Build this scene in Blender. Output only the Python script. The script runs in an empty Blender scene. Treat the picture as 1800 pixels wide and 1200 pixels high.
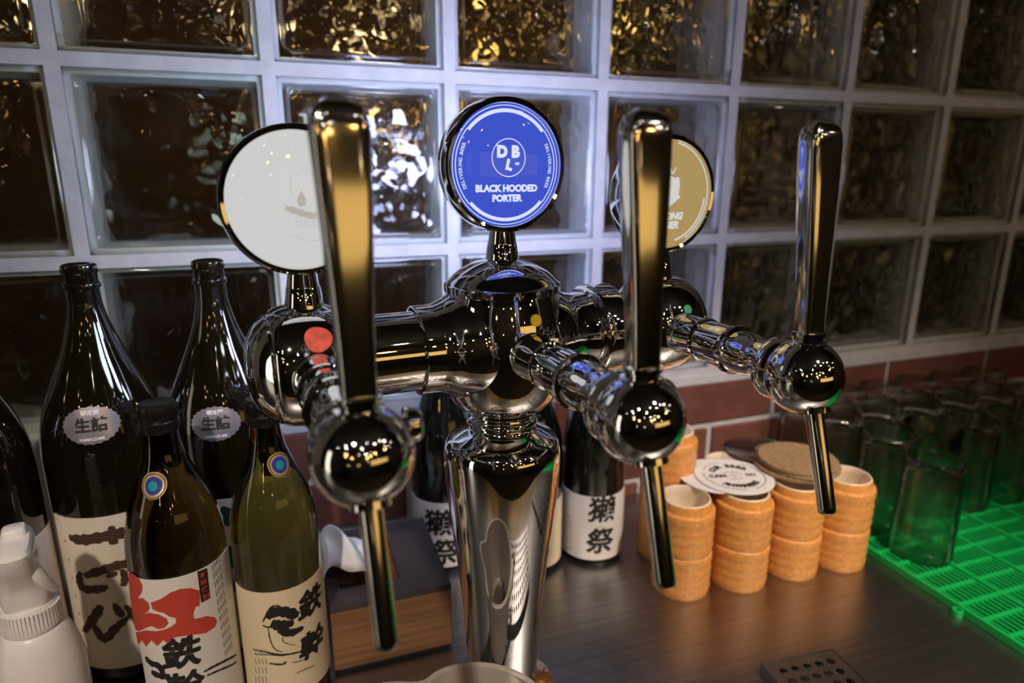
import bpy, bmesh, math, random
from mathutils import Vector, Matrix, noise
random.seed(7)
sc = bpy.context.scene
COL = sc.collection
PI = math.pi
R = math.radians
ZC = -0.18                      # counter top (z = 0 is the bottom joint of the glass block wall, y = 0 its front)

# ------------------------------------------------------------------ camera
CP = Vector((0.1982, -0.7961, 0.2976)); YAW, PITCH, ROLL, FPX = 0.3376, 0.2590, 0.0032, 1150.842
fw = Vector((math.sin(YAW)*math.cos(PITCH), math.cos(YAW)*math.cos(PITCH), -math.sin(PITCH)))
r0 = Vector((math.cos(YAW), -math.sin(YAW), 0)); u0 = r0.cross(fw)
rt = r0*math.cos(ROLL)+u0*math.sin(ROLL); up = u0*math.cos(ROLL)-r0*math.sin(ROLL)
cam_d = bpy.data.cameras.new('camera'); cam = bpy.data.objects.new('camera', cam_d); COL.objects.link(cam)
cam.matrix_world = Matrix(((rt.x, up.x, -fw.x, CP.x), (rt.y, up.y, -fw.y, CP.y), (rt.z, up.z, -fw.z, CP.z), (0, 0, 0, 1)))
cam_d.sensor_width = 36; cam_d.lens = FPX/1800*36; cam_d.clip_start = 0.02; cam_d.clip_end = 50
cam_d.dof.use_dof = True; cam_d.dof.focus_distance = 0.51; cam_d.dof.aperture_fstop = 4.0
sc.camera = cam
# ------------------------------------------------------------------ view, world
sc.view_settings.view_transform = 'Standard'; sc.view_settings.look = 'None'
sc.view_settings.gamma = 1; sc.view_settings.exposure = 0.22; sc.view_settings.use_curve_mapping = False
wd = bpy.data.worlds.new('world'); sc.world = wd; wd.use_nodes = True
wd.node_tree.nodes['Background'].inputs[0].default_value = (0.010, 0.009, 0.008, 1)
cy = sc.cycles
cy.max_bounces = 14; cy.transparent_max_bounces = 24; cy.transmission_bounces = 12; cy.glossy_bounces = 8; cy.diffuse_bounces = 3
cy.use_denoising = True; cy.sample_clamp_indirect = 4.0

# ------------------------------------------------------------------ lamps of the bar, with added glint and fill lamps
def lamp(name, loc, power, color, radius=0.03):
    l = bpy.data.lights.new(name, 'POINT'); l.energy = power; l.color = color; l.shadow_soft_size = radius
    o = bpy.data.objects.new(name, l); o.location = loc; COL.objects.link(o); return o
WARM = (1.0, 0.66, 0.34); WARMW = (1.0, 0.84, 0.68); COOL = (0.86, 0.90, 1.0); AMBER = (1.0, 0.55, 0.14)
def spot(name, loc, target, power, color, half, blend=.6, radius=.03):
    l = bpy.data.lights.new(name, 'SPOT'); l.energy = power; l.color = color; l.shadow_soft_size = radius; l.spot_size = R(half*2); l.spot_blend = blend
    o = bpy.data.objects.new(name, l); o.location = loc; COL.objects.link(o)
    o.rotation_euler = (Vector(target)-Vector(loc)).to_track_quat('-Z', 'Y').to_euler(); return o
spot('spot_lamp', (0.75, -1.20, 1.20), (0.70, -.30, ZC), 82, WARMW, 17, .8)
spot('spot_lamp', (-0.25, -1.40, 1.20), (0.13, -.22, -.03), 60, WARMW, 13, .8)
spot('spot_lamp', (1.25, -1.30, 1.25), (1.02, -.26, ZC), 30, WARMW, 16, .8)  # added unseen fill spot, brightens the glasses and green mat
for x, y, z in ((-1.3, -2.2, .95), (-0.75, -2.35, .80), (0.35, -2.5, .72), (0.62, -2.4, .78), (0.95, -2.2, .88), (1.7, -1.9, .95)):
    lamp('pendant_lamp', (x, y, z), 1.4, AMBER, 0.03)
for x, y, z in ((0.1, -1.9, 1.15), (0.32, -2.3, .95), (1.45, -1.3, 1.2), (-.9, -1.6, 1.25), (.9, -1.7, 1.3), (2.1, -2.0, 1.2)):
    lamp('ceiling_lamp', (x, y, z), .8, (1.0, .9, .8), 0.018)
for k in range(13):  # small unseen lamps added for glints in glass and chrome
    lamp('glint_lamp', (-1.6+k*.34+random.uniform(-.08, .08), -1.1-random.random()*1.7, 1.0+random.random()*.5), .34, (1.0, .80, .58) if k % 3 else (1, .95, .9), 0.016)
for k in range(4):  # lower unseen lamps, likewise added for glints
    lamp('glint_lamp', (-1.2+k*.8+random.uniform(-.1, .1), -2.2-random.random()*.8, .1+random.random()*.5), .2, (1.0, .72, .4), 0.013)
for x, y, z, c in ((0.55, 1.4, .75, WARM), (0.95, 1.0, .95, AMBER), (1.25, 1.7, .80, AMBER), (0.15, 1.8, .9, WARM),
                   (1.75, 1.3, .85, AMBER), (-0.5, 1.2, .8, WARM), (0.75, 2.0, 0.5, AMBER), (1.5, .8, 1.15, WARM)):
    lamp('lamp_beyond_glass', (x, y, z), .7, c, 0.025)

# ------------------------------------------------------------------ materials
M = {}
def mat(name, base=(.5, .5, .5), rough=.5, metal=0., emit=None, es=1., trans=0., ior=1.45, coat=0., noise_amt=0., nscale=60., bump=0., bscale=200., aniso=0., spec=.5, sub=0.):
    m = bpy.data.materials.new(name); m.use_nodes = True; nt = m.node_tree
    b = nt.nodes['Principled BSDF']; b.inputs['Base Color'].default_value = (*base, 1); b.inputs['Roughness'].default_value = rough
    b.inputs['Metallic'].default_value = metal; b.inputs['Transmission Weight'].default_value = trans; b.inputs['IOR'].default_value = ior
    b.inputs['Coat Weight'].default_value = coat; b.inputs['Coat Roughness'].default_value = .05
    b.inputs['Specular IOR Level'].default_value = spec
    if emit: b.inputs['Emission Color'].default_value = (*emit, 1); b.inputs['Emission Strength'].default_value = es
    tc = nt.nodes.new('ShaderNodeTexCoord')
    if noise_amt:
        n = nt.nodes.new('ShaderNodeTexNoise'); n.inputs['Scale'].default_value = nscale; n.inputs['Detail'].default_value = 5
        nt.links.new(tc.outputs['Object'], n.inputs['Vector'])
        r = nt.nodes.new('ShaderNodeMapRange'); r.inputs[1].default_value = .3; r.inputs[2].default_value = .7
        r.inputs[3].default_value = 1-noise_amt; r.inputs[4].default_value = 1+noise_amt
        nt.links.new(n.outputs['Fac'], r.inputs[0])
        mx = nt.nodes.new('ShaderNodeVectorMath'); mx.operation = 'SCALE'; mx.inputs[0].default_value = base
        nt.links.new(r.outputs[0], mx.inputs['Scale']); nt.links.new(mx.outputs[0], b.inputs['Base Color'])
    if bump:
        n2 = nt.nodes.new('ShaderNodeTexNoise'); n2.inputs['Scale'].default_value = bscale; n2.inputs['Detail'].default_value = 4
        nt.links.new(tc.outputs['Object'], n2.inputs['Vector'])
        bp = nt.nodes.new('ShaderNodeBump'); bp.inputs['Strength'].default_value = bump; bp.inputs['Distance'].default_value = .001
        nt.links.new(n2.outputs['Fac'], bp.inputs['Height']); nt.links.new(bp.outputs['Normal'], b.inputs['Normal'])
    M[name] = m; return m

def glassmat(name, tint=(1, 1, 1), clear=.5, ior=1.45, rough=0.0, thin=False):
    """clear glass: Fresnel reflection over a blend of straight and refracted transmission"""
    m = bpy.data.materials.new(name); m.use_nodes = True; nt = m.node_tree; nt.nodes.clear()
    out = nt.nodes.new('ShaderNodeOutputMaterial'); fr = nt.nodes.new('ShaderNodeFresnel'); fr.inputs['IOR'].default_value = ior
    if thin:      # thin walled: weaker internal reflection on the inner sides
        ge = nt.nodes.new('ShaderNodeNewGeometry'); mr = nt.nodes.new('ShaderNodeMapRange'); mr.inputs[3].default_value = ior; mr.inputs[4].default_value = 1.2
        nt.links.new(ge.outputs['Backfacing'], mr.inputs[0]); nt.links.new(mr.outputs[0], fr.inputs['IOR'])
    t = nt.nodes.new('ShaderNodeBsdfTransparent'); t.inputs[0].default_value = (*tint, 1)
    rf = nt.nodes.new('ShaderNodeBsdfRefraction'); rf.inputs['Color'].default_value = (*tint, 1); rf.inputs['IOR'].default_value = ior; rf.inputs['Roughness'].default_value = rough
    g = nt.nodes.new('ShaderNodeBsdfGlossy'); g.inputs['Roughness'].default_value = .004
    a = nt.nodes.new('ShaderNodeMixShader'); a.inputs[0].default_value = 1-clear
    nt.links.new(t.outputs[0], a.inputs[1]); nt.links.new(rf.outputs[0], a.inputs[2])
    b = nt.nodes.new('ShaderNodeMixShader')
    nt.links.new(fr.outputs[0], b.inputs[0]); nt.links.new(a.outputs[0], b.inputs[1]); nt.links.new(g.outputs[0], b.inputs[2])
    nt.links.new(b.outputs[0], out.inputs['Surface']); M[name] = m; return m

def streaked(name, base, rough, metal, scale=(4, 300, 4), amt=.25):
    m = mat(name, base, rough, metal); nt = m.node_tree; b = nt.nodes['Principled BSDF']
    tc = nt.nodes.new('ShaderNodeTexCoord'); mp = nt.nodes.new('ShaderNodeMapping'); mp.inputs['Scale'].default_value = scale
    n = nt.nodes.new('ShaderNodeTexNoise'); n.inputs['Scale'].default_value = 1; n.inputs['Detail'].default_value = 6
    nt.links.new(tc.outputs['Object'], mp.inputs[0]); nt.links.new(mp.outputs[0], n.inputs['Vector'])
    r = nt.nodes.new('ShaderNodeMapRange'); r.inputs[1].default_value = .25; r.inputs[2].default_value = .75; r.inputs[3].default_value = 1-amt; r.inputs[4].default_value = 1+amt
    nt.links.new(n.outputs['Fac'], r.inputs[0])
    mx = nt.nodes.new('ShaderNodeVectorMath'); mx.operation = 'SCALE'; mx.inputs[0].default_value = base
    nt.links.new(r.outputs[0], mx.inputs['Scale']); nt.links.new(mx.outputs[0], b.inputs['Base Color'])
    bp = nt.nodes.new('ShaderNodeBump'); bp.inputs['Strength'].default_value = .08; bp.inputs['Distance'].default_value = .0005
    nt.links.new(n.outputs['Fac'], bp.inputs['Height']); nt.links.new(bp.outputs['Normal'], b.inputs['Normal'])
    return m

mat('chrome', (.86, .86, .87), .03, 1.0)
mat('chrome_soft', (.80, .78, .74), .10, 1.0)
mat('steel_rough', (.30, .29, .29), .38, 1.0, noise_amt=.15, nscale=30, bump=.15, bscale=400)
streaked('counter_steel', (.36, .352, .35), .33, 1.0, (3, 160, 3), .16)
mat('mortar', (.52, .51, .52), .8, noise_amt=.10, nscale=40, bump=.5, bscale=250)
mat('block_side', (.78, .79, .86), .35, noise_amt=.12, nscale=25)
glassmat('block_glass', (.95, .97, .96), .58)
glassmat('clear_glass', (.98, .992, .982), .72, 1.52, 0.0, True)
glassmat('lens_glass', (1, 1, 1), .95)
mat('brick', (.15, .050, .036), .6, noise_amt=.22, nscale=25, bump=.4, bscale=150)
mat('brown_glass', (.006, .004, .002), .04, coat=1.0)
mat('black_glass', (.004, .005, .004), .04, coat=1.0)
mat('olive_glass', (.22, .18, .03), .02, coat=1.0, trans=1.0, ior=1.25)
mat('amber_glass', (.10, .065, .018), .02, coat=1.0, trans=1.0, ior=1.25)
mat('black_cap', (.012, .011, .011), .3, metal=.3)
mat('label_white', (.74, .70, .68), .6, noise_amt=.04, nscale=15)
mat('label_cream', (.76, .64, .44), .6, noise_amt=.05, nscale=15)
mat('label_parchment', (.72, .64, .54), .6, noise_amt=.06, nscale=12)
mat('ink_black', (.012, .011, .010), .6)
mat('ink_brown', (.065, .030, .018), .6)
mat('ink_red', (.50, .055, .035), .6, noise_amt=.12, nscale=30)
mat('ink_grey', (.32, .29, .28), .6)
mat('ink_green', (.01, .06, .03), .6)
mat('seal_silver', (.50, .48, .62), .28, metal=.75, noise_amt=.1)
mat('seal_gold', (.62, .52, .24), .35, metal=.6)
mat('seal_teal', (.02, .38, .42), .3, metal=.3)
mat('seal_blue', (.06, .05, .38), .3, metal=.3)
mat('white_plastic', (.78, .75, .76), .28, coat=.3)
mat('frost_plastic', (.62, .56, .50), .35, trans=.55, ior=1.1)
streaked('box_wood', (.21, .10, .045), .5, 0.0, (6, 6, 160), .5)
mat('box_dark', (.045, .035, .038), .45, noise_amt=.2, nscale=30)
mat('tissue', (.80, .80, .84), .9)
mat('cup_clay', (.70, .31, .085), .36, noise_amt=.16, nscale=220, bump=.6, bscale=420, coat=.25)
mat('cup_glaze', (.85, .70, .54), .25, coat=.4, noise_amt=.1)
mat('coaster_white', (.74, .70, .70), .6)
mat('cork', (.30, .185, .095), .85, noise_amt=.35, nscale=350, bump=.6, bscale=500)
mat('mat_green', (.005, .40, .085), .35, coat=.2)
mat('sticker_red', (.66, .10, .07), .5, noise_amt=.3, nscale=120)
mat('sticker_yellow', (.78, .52, .03), .5)
mat('sticker_green', (.03, .22, .09), .4)
mat('rubber', (.01, .01, .01), .5)
def emis(name, col, s):
    m = bpy.data.materials.new(name); m.use_nodes = True; nt = m.node_tree; nt.nodes.clear()
    o = nt.nodes.new('ShaderNodeOutputMaterial'); e = nt.nodes.new('ShaderNodeEmission'); e.inputs[0].default_value = (*col, 1); e.inputs[1].default_value = s
    nt.links.new(e.outputs[0], o.inputs[0]); M[name] = m
emis('lit_white', (.62, .62, .61), .87)
emis('lit_blue', (.052, .090, .60), .87)
emis('lit_amber', (.42, .29, .11), .87)
emis('lit_print', (.72, .78, 1.0), .87)
emis('lit_print_warm', (.66, .65, .60), .87)
emis('lit_faint', (.55, .545, .52), .87)
emis('lit_beige', (.46, .42, .36), .87)
emis('back_white', (.80, 1.0, .90), 13.0)
emis('back_blue', (.56, .62, 1.0), 58.0)
emis('back_lilac', (.58, .62, 1.0), 46.0)
emis('amber_panel', (1.0, .60, .17), 0.75)
mat('room_wall', (.028, .026, .024), .7, noise_amt=.2, nscale=3)
mat('far_wall', (.22, .13, .095), .7, noise_amt=.35, nscale=2)
mat('room_ceiling', (.012, .012, .012), .7)
mat('room_floor', (.03, .024, .02), .5, noise_amt=.2, nscale=4)
emis('streak_glow', (1.0, .88, .70), 1.5)
mat('plaster', (.30, .28, .27), .8, noise_amt=.1, nscale=8)

# ------------------------------------------------------------------ helpers
def link(name, me, m=None, parent=None, loc=None, rot=None, smooth=None):
    o = bpy.data.objects.new(name, me); COL.objects.link(o)
    if m and not me.materials: me.materials.append(M[m])
    if parent: o.parent = parent
    if loc is not None: o.location = loc
    if rot is not None: o.rotation_euler = rot
    if smooth is not None:
        me.polygons.foreach_set('use_smooth', [True]*len(me.polygons)); me.set_sharp_from_angle(angle=R(smooth))
    return o
def empty(name, loc=(0, 0, 0), rz=0):
    o = bpy.data.objects.new(name, None); COL.objects.link(o); o.location = loc; o.rotation_euler = (0, 0, rz); o.empty_display_size = .02; return o
def tag(o, label, cat, group=None):
    o['label'] = label; o['category'] = cat
    if group: o['group'] = group
    return o
def struct(o): o['kind'] = 'structure'; return o
def mesh(name, v, f):
    me = bpy.data.meshes.new(name); me.from_pydata(v, [], f); me.update(); return me
def clean(me):
    bm = bmesh.new(); bm.from_mesh(me); bmesh.ops.recalc_face_normals(bm, faces=bm.faces); bm.to_mesh(me); bm.free(); return me
def boxes(name, L):
    v, f = [], []
    for (x0, x1, y0, y1, z0, z1) in L:
        k = len(v)
        v += [(x0, y0, z0), (x1, y0, z0), (x1, y1, z0), (x0, y1, z0), (x0, y0, z1), (x1, y0, z1), (x1, y1, z1), (x0, y1, z1)]
        f += [(k, k+3, k+2, k+1), (k+4, k+5, k+6, k+7), (k, k+1, k+5, k+4), (k+1, k+2, k+6, k+5), (k+2, k+3, k+7, k+6), (k+3, k, k+4, k+7)]
    return mesh(name, v, f)
def bevel_box(name, x0, x1, y0, y1, z0, z1, b=.002, seg=2):
    me = boxes(name, [(x0, x1, y0, y1, z0, z1)]); bm = bmesh.new(); bm.from_mesh(me)
    bmesh.ops.bevel(bm, geom=bm.edges[:], offset=b, segments=seg, affect='EDGES', profile=.5); bm.to_mesh(me); bm.free(); return me
def catmull(pts, n=6):
    """smooth a profile"""
    out = []
    P = [pts[0]]+list(pts)+[pts[-1]]
    for i in range(1, len(P)-2):
        p0, p1, p2, p3 = P[i-1:i+3]
        for k in range(n):
            t = k/n
            out.append(tuple(.5*((2*p1[j])+(-p0[j]+p2[j])*t+(2*p0[j]-5*p1[j]+4*p2[j]-p3[j])*t*t+(-p0[j]+3*p1[j]-3*p2[j]+p3[j])*t**3) for j in range(2)))
    out.append(tuple(pts[-1])); return out
def lathe(name, prof, seg=48, axis='z', flip=False):
    """prof: (radius, height) from bottom to top; ends close when the radius is 0"""
    v, f, rings = [], [], []
    for r, h in prof:
        if r <= 1e-6:
            rings.append([len(v)]); pts = [(0, 0, h)]
        else:
            rings.append(list(range(len(v), len(v)+seg))); pts = [(r*math.cos(2*PI*k/seg), r*math.sin(2*PI*k/seg), h) for k in range(seg)]
        for (a, b, c) in pts:
            v.append((a, b, c) if axis == 'z' else (c, a, b) if axis == 'x' else (b, c, a))
    for A, B in zip(rings, rings[1:]):
        for k in range(seg):
            k2 = (k+1) % seg
            if len(A) == 1 and len(B) == 1: continue
            if len(A) == 1: f.append((A[0], B[k2], B[k]))
            elif len(B) == 1: f.append((A[k], A[k2], B[0]))
            else: f.append((A[k], A[k2], B[k2], B[k]))
    return clean(mesh(name, v, f)) if True else None
def tube(name, pts, rad, seg=16, cap=True):
    """swept tube, rad a number or list"""
    pts = [Vector(p) for p in pts]; n = len(pts); rad = rad if isinstance(rad, (list, tuple)) else [rad]*n
    v, f = [], []
    t0 = (pts[1]-pts[0]).normalized(); ref = Vector((1, 0, 0)) if abs(t0.x) < .8 else Vector((0, 1, 0))
    for i, p in enumerate(pts):
        t = (pts[min(i+1, n-1)]-pts[max(i-1, 0)]).normalized(); a = t.cross(ref).normalized(); b = t.cross(a)
        for k in range(seg):
            q = p+(a*math.cos(2*PI*k/seg)+b*math.sin(2*PI*k/seg))*rad[i]; v.append(tuple(q))
    for i in range(n-1):
        for k in range(seg): f.append((i*seg+k, i*seg+(k+1) % seg, (i+1)*seg+(k+1) % seg, (i+1)*seg+k))
    if cap: f.append(tuple(range(seg-1, -1, -1))); f.append(tuple(range((n-1)*seg, n*seg)))
    return clean(mesh(name, v, f))
def ray(x, y): return rt*((x-900)/FPX)-up*((y-600)/FPX)+fw
def atz(x, y, z):
    d = ray(x, y); return CP+d*((z-CP.z)/d.z)
def aty(x, y, Y):
    d = ray(x, y); return CP+d*((Y-CP.y)/d.y)
def oncyl(cx, cy, rad, x, y):
    """pixel -> (angle, z) on an upright cylinder"""
    d = ray(x, y); ox, oy = CP.x-cx, CP.y-cy
    a = d.x*d.x+d.y*d.y; b = 2*(ox*d.x+oy*d.y); c = ox*ox+oy*oy-rad*rad; D = max(b*b-4*a*c, 0)
    t = (-b-math.sqrt(D))/(2*a); p = CP+d*t
    return math.atan2(p.y-cy, p.x-cx), p.z
def text_mesh(body, size, bold=0., shear=0., spacing=1., line=1.):
    c = bpy.data.curves.new('txt', 'FONT'); c.body = body; c.size = size; c.offset = bold; c.shear = shear
    c.align_x = 'CENTER'; c.align_y = 'CENTER'; c.space_character = spacing; c.space_line = line; c.resolution_u = 3; c.fill_mode = 'FRONT' if False else c.fill_mode
    o = bpy.data.objects.new('txt', c); COL.objects.link(o); bpy.context.view_layer.update()
    me = bpy.data.meshes.new_from_object(o.evaluated_get(bpy.context.evaluated_depsgraph_get()))
    bpy.data.objects.remove(o); bpy.data.curves.remove(c); me.materials.clear(); return me
def fan_poly(pts):
    """flat polygon (u, v) -> triangulated mesh in xy"""
    bm = bmesh.new(); f = bm.faces.new([bm.verts.new((p[0], p[1], 0)) for p in pts]); bmesh.ops.triangulate(bm, faces=[f])
    me = bpy.data.meshes.new('poly'); bm.to_mesh(me); bm.free(); return me
def join_me(L):
    bm = bmesh.new()
    for me in L: bm.from_mesh(me)
    me = bpy.data.meshes.new('joined'); bm.to_mesh(me); bm.free(); return me
def stroke_me(pts, w0, taper=.55):
    """brush stroke ribbon in the plane; pts list of (u,v) or (u,v,width factor)"""
    P = catmull([p[:2] for p in pts], 5); n = len(P); L, Rr = [], []
    wf = [p[2] if len(p) > 2 else 1 for p in pts]
    for i, p in enumerate(P):
        a = P[max(i-1, 0)]; b = P[min(i+1, n-1)]; dx, dy = b[0]-a[0], b[1]-a[1]; l = math.hypot(dx, dy) or 1
        s = i/(n-1)*(len(pts)-1); k = min(int(s), len(pts)-2); w = wf[k]+(wf[k+1]-wf[k])*(s-k)
        e = min(i, n-1-i)/(n-1); w = w*w0*.5*(taper+(1-taper)*min(1, e*6))*(1+.18*math.sin(i*2.3+pts[0][0]*999))
        L.append((p[0]-dy/l*w, p[1]+dx/l*w, 0)); Rr.append((p[0]+dy/l*w, p[1]-dx/l*w, 0))
    v = L+Rr; f = [(i, n+i, n+i+1, i+1) for i in range(n-1)]
    return mesh('stroke', v, f)
def subdiv(me, maxlen):
    bm = bmesh.new(); bm.from_mesh(me); bmesh.ops.triangulate(bm, faces=bm.faces)
    for _ in range(4):
        E_ = [e for e in bm.edges if e.calc_length() > maxlen]
        if not E_: break
        bmesh.ops.subdivide_edges(bm, edges=E_, cuts=1, use_grid_fill=False); bmesh.ops.triangulate(bm, faces=bm.faces)
    bm.to_mesh(me); bm.free(); return me
def wrap(me, rad, ang, zc, thick=.0003, maxlen=.005):
    """bend a flat (u,v) mesh onto an upright cylinder around the object origin; u runs to the viewer's right"""
    subdiv(me, maxlen)
    for q in me.vertices:
        a = ang+q.co.x/rad; q.co = ((rad+thick)*math.cos(a), (rad+thick)*math.sin(a), zc+q.co.y)
    me.update(); return me
def cyl_patch(rad, a0, a1, z0, z1, n=28, th=.0006, round_=0.):
    v, f = [], []
    for k in range(n+1):
        a = a0+(a1-a0)*k/n
        for (r_, z) in ((rad+th, z0), (rad+th, z1), (rad, z0), (rad, z1)): v.append((r_*math.cos(a), r_*math.sin(a), z))
    for k in range(n):
        b, c = 4*k, 4*k+4
        f += [(b, c, c+1, b+1), (b+1, c+1, c+3, b+3), (b+2, c+2, c, b), ]
    return mesh('patch', v, f)

# ------------------------------------------------------------------ room shell
def shell(name, L, m): return struct(link(name, boxes(name, L), m))
X0, X1, YF, YB, ZF, ZT = -2.4, 3.4, -3.2, 2.6, -1.10, 1.62
shell('floor', [(X0, X1, YF, YB, ZF-.1, ZF)], 'room_floor')
shell('ceiling', [(X0, X1, YF, YB, ZT, ZT+.1)], 'room_ceiling')
shell('wall_left', [(X0-.1, X0, YF, YB, ZF, ZT)], 'room_wall')
shell('wall_right', [(X1, X1+.1, YF, YB, ZF, ZT)], 'room_wall')
shell('wall_front', [(X0, X1, YF-.1, YF, ZF, ZT)], 'room_wall')
shell('wall_far', [(X0, X1, YB, YB+.1, ZF, ZT)], 'far_wall')
ap = tag(link('added_gold_panel', bevel_box('added_gold_panel', 0.75, 3.1, YF+.004, YF+.05, .12, .56, .01), 'amber_panel'), 'added wide amber glow panel, unseen, on the wall facing the taps', 'light panel')  # unseen glow panel added to put gold into the handle reflections

tag(link('added_streak_panel', bevel_box('added_streak_panel', X0+.004, X0+.03, -1.12, -.74, -.75, 1.0, .005), 'streak_glow'), 'added tall narrow warm white glow panel, unseen, on the side wall', 'light panel')  # unseen glow panel added for long vertical streaks on the bottles
# glass block wall
GX0, GX1, GROWS = -3, 11, 4          # block columns and rows
P, BS = .2, .186
wall = []
for i in range(GX0, GX1+1): wall.append((i*P-.007, i*P+.007, .0015, .078, 0, GROWS*P))
for j in range(GROWS+1): wall.append((GX0*P-.007, GX1*P+.007, .0012, .0785, j*P-.007, j*P+.007))
wall += [(GX0*P-.007, GX1*P+.007, -.002, .08, -.018, -.005)]
wall_b = struct(link('wall_back', boxes('wall_back', wall), 'mortar'))
sur = [(X0, GX0*P-.007, 0, .1, ZF, ZT), (GX1*P+.007, X1, 0, .1, ZF, ZT), (GX0*P-.007, GX1*P+.007, 0, .1, GROWS*P+.007, ZT),
       (GX0*P-.007, GX1*P+.007, .03, .1, ZF, -.018)]
o = link('surround', boxes('surround', sur), 'plaster', wall_b)
o = link('bed_joint', boxes('bed_joint', [(GX0*P, GX1*P, .003, .03, -.40, -.018)]), 'mortar', wall_b)
BL, BH = .226, .0635
for c, z in enumerate((-.019, -.0925, -.166)):
    for k in range(-3, 11):
        x = .687+k*.236+(.118 if c % 2 else 0)
        z1 = z; z0 = z-BH
        me = M.get('_brick')
        if me is None:
            me = bevel_box('brick', 0, BL, -.002, .03, -BH, 0, .0025); M['_brick'] = me
        b = link('brick', me, 'brick', wall_b, (x+.005, random.uniform(-.0012, .0006), z), (0, 0, random.uniform(-.004, .004)))

def rr_inset(x, z, h, rad):
    """distance inside a rounded square of half size h"""
    qx, qz = abs(x)-(h-rad), abs(z)-(h-rad)
    return -(math.hypot(max(qx, 0), max(qz, 0))+min(max(qx, qz), 0)-rad)
def sm(a, b, x):
    t = min(1, max(0, (x-a)/(b-a))); return t*t*(3-2*t)
def pane_mesh(seed):
    h = BS/2; edge = [0, .0015, .003, .007, .0095, .011, .0125, .014, .0165]
    mid = [h-.0165-(2*(h-.0165))*k/56 for k in range(1, 56)]
    cs = sorted([-h+e for e in edge]+mid+[h-e for e in edge]); n = len(cs); v, f = [], []
    so = Vector((seed*7.3, seed*3.1, seed*1.7))
    for layer in (0, 1):
        for z in cs:
            for x in cs:
                d = rr_inset(x, z, h, .006); d2 = rr_inset(x, z, h-.0105, .010)
                if layer == 0:
                    y = .0035*(1-sm(0, .003, d))+.0028*sm(-.0015, .002, d2)+sm(.003, .016, d2)*(noise.noise(Vector((x, 3, z))*24+so)*.0024+noise.noise(Vector((x, 5, z))*52+so)*.0017+noise.noise(Vector((x, 7, z))*90+so)*.0007)
                else:
                    inner = sm(.004, .018, d2)
                    q = Vector((x, 0, z))*1.0
                    wv = noise.noise(q*22+so)*.0036+noise.noise(q*48+so*2)*.0017+noise.noise(q*95+so*3)*.0006
                    y = .0105-.0012*sm(-.002, .003, d2)+wv*inner
                v.append((x, y, z))
    N = n*n
    for a in range(n-1):
        for b in range(n-1):
            i = a*n+b; f.append((i, i+1, i+n+1, i+n)); i += N; f.append((i, i+n, i+n+1, i+1))
    for k in range(n-1):
        for (i, j) in ((k, k+1), ((n-1)*n+k+1, (n-1)*n+k), (k*n+n, k*n), (k*n+n-1, k*n+2*n-1)): f.append((i, N+i, N+j, j)[::-1])
    me = clean(mesh('pane', v, f)); me.polygons.foreach_set('use_smooth', [True]*len(me.polygons)); return me
PANES = [pane_mesh(s) for s in (1, 2, 3, 4)]
h = BS/2
def ring_mesh():
    return boxes('block_ring', [(-h, h, .010, .07, -h, -h+.006), (-h, h, .010, .07, h-.006, h), (-h, -h+.006, .010, .07, -h+.006, h-.006), (h-.006, h, .010, .07, -h+.006, h-.006)])
RING = ring_mesh()
for i in range(GX0, GX1):
    for j in range(GROWS):
        b = link('glass_block', RING, 'block_side', wall_b, (i*P+P/2, 0, j*P+P/2))
        rr = (i*3+j*5) % 4
        link('front_pane', PANES[(i+2*j) % 4], 'block_glass', b, (0, 0, 0), (0, rr*PI/2, 0))
        link('back_pane', PANES[(i+2*j+1) % 4], 'block_glass', b, (0, .08, 0), (0, ((rr+1) % 4)*PI/2, PI))

# ------------------------------------------------------------------ counter
ct = empty('bar_counter', (.5, -.35, ZC)); tag(ct, 'brushed stainless steel bar counter under the beer tower and bottles', 'counter')
link('countertop', bevel_box('countertop', -1.9, 2.6, -.32, .346, -.03, 0, .003), 'counter_steel', ct, smooth=40)
link('cabinet_front', boxes('cabinet_front', [(-1.9, 2.6, -.29, .34, ZF-ZC, -.03)]), 'room_wall', ct)

# ------------------------------------------------------------------ beer tower
TW = empty('beer_tower', (.3612, -.3076, ZC), .1054)
tag(TW, 'polished chrome three tap beer tower with glowing round badges', 'beer tower')
ZB, L, LF = .342, .152, .1663
col = [(0, 0), (.047, 0), (.049, .003), (.049, .006), (.044, .010), (.036, .014), (.0325, .020), (.0318, .030), (.0345, .075), (.039, .130), (.0455, .187), (.0484, .214), (.0498, .238), (.0492, .250), (.0455, .258), (.036, .264), (.029, .268), (.0265, .272)]
link('column', lathe('column', col[:5]+catmull(col[5:], 4)+[(.0265, .276), (0, .276)], 72), 'chrome', TW, smooth=50)
link('neck_ring', lathe('neck_ring', [(.020, .270)]+catmull([(.0285, .2715), (.030, .274), (.0285, .2775)], 4)+[(.0265, .279), (.028, .282), (.030, .2835), (.028, .286), (.020, .287)], 64), 'chrome', TW, smooth=50)
body = catmull([(.028, .2845), (.0385, .290), (.0455, .301), (.0495, .320), (.0512, .341), (.0500, .360), (.0465, .376), (.0435, .385)], 6)
link('body', lathe('body', [(0, .2845)]+body+[(0, .385)], 80), 'chrome', TW, smooth=50)
cap = [(0, .384), (.0460, .384), (.0462, .3895), (.0445, .3905)]
link('dome_cap', lathe('dome_cap', cap+catmull([(.0435, .3915), (.036, .3985), (.025, .4045), (.014, .4085), (.010, .4095)], 5)+[(0, .4095)], 80), 'chrome', TW, smooth=35)
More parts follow.
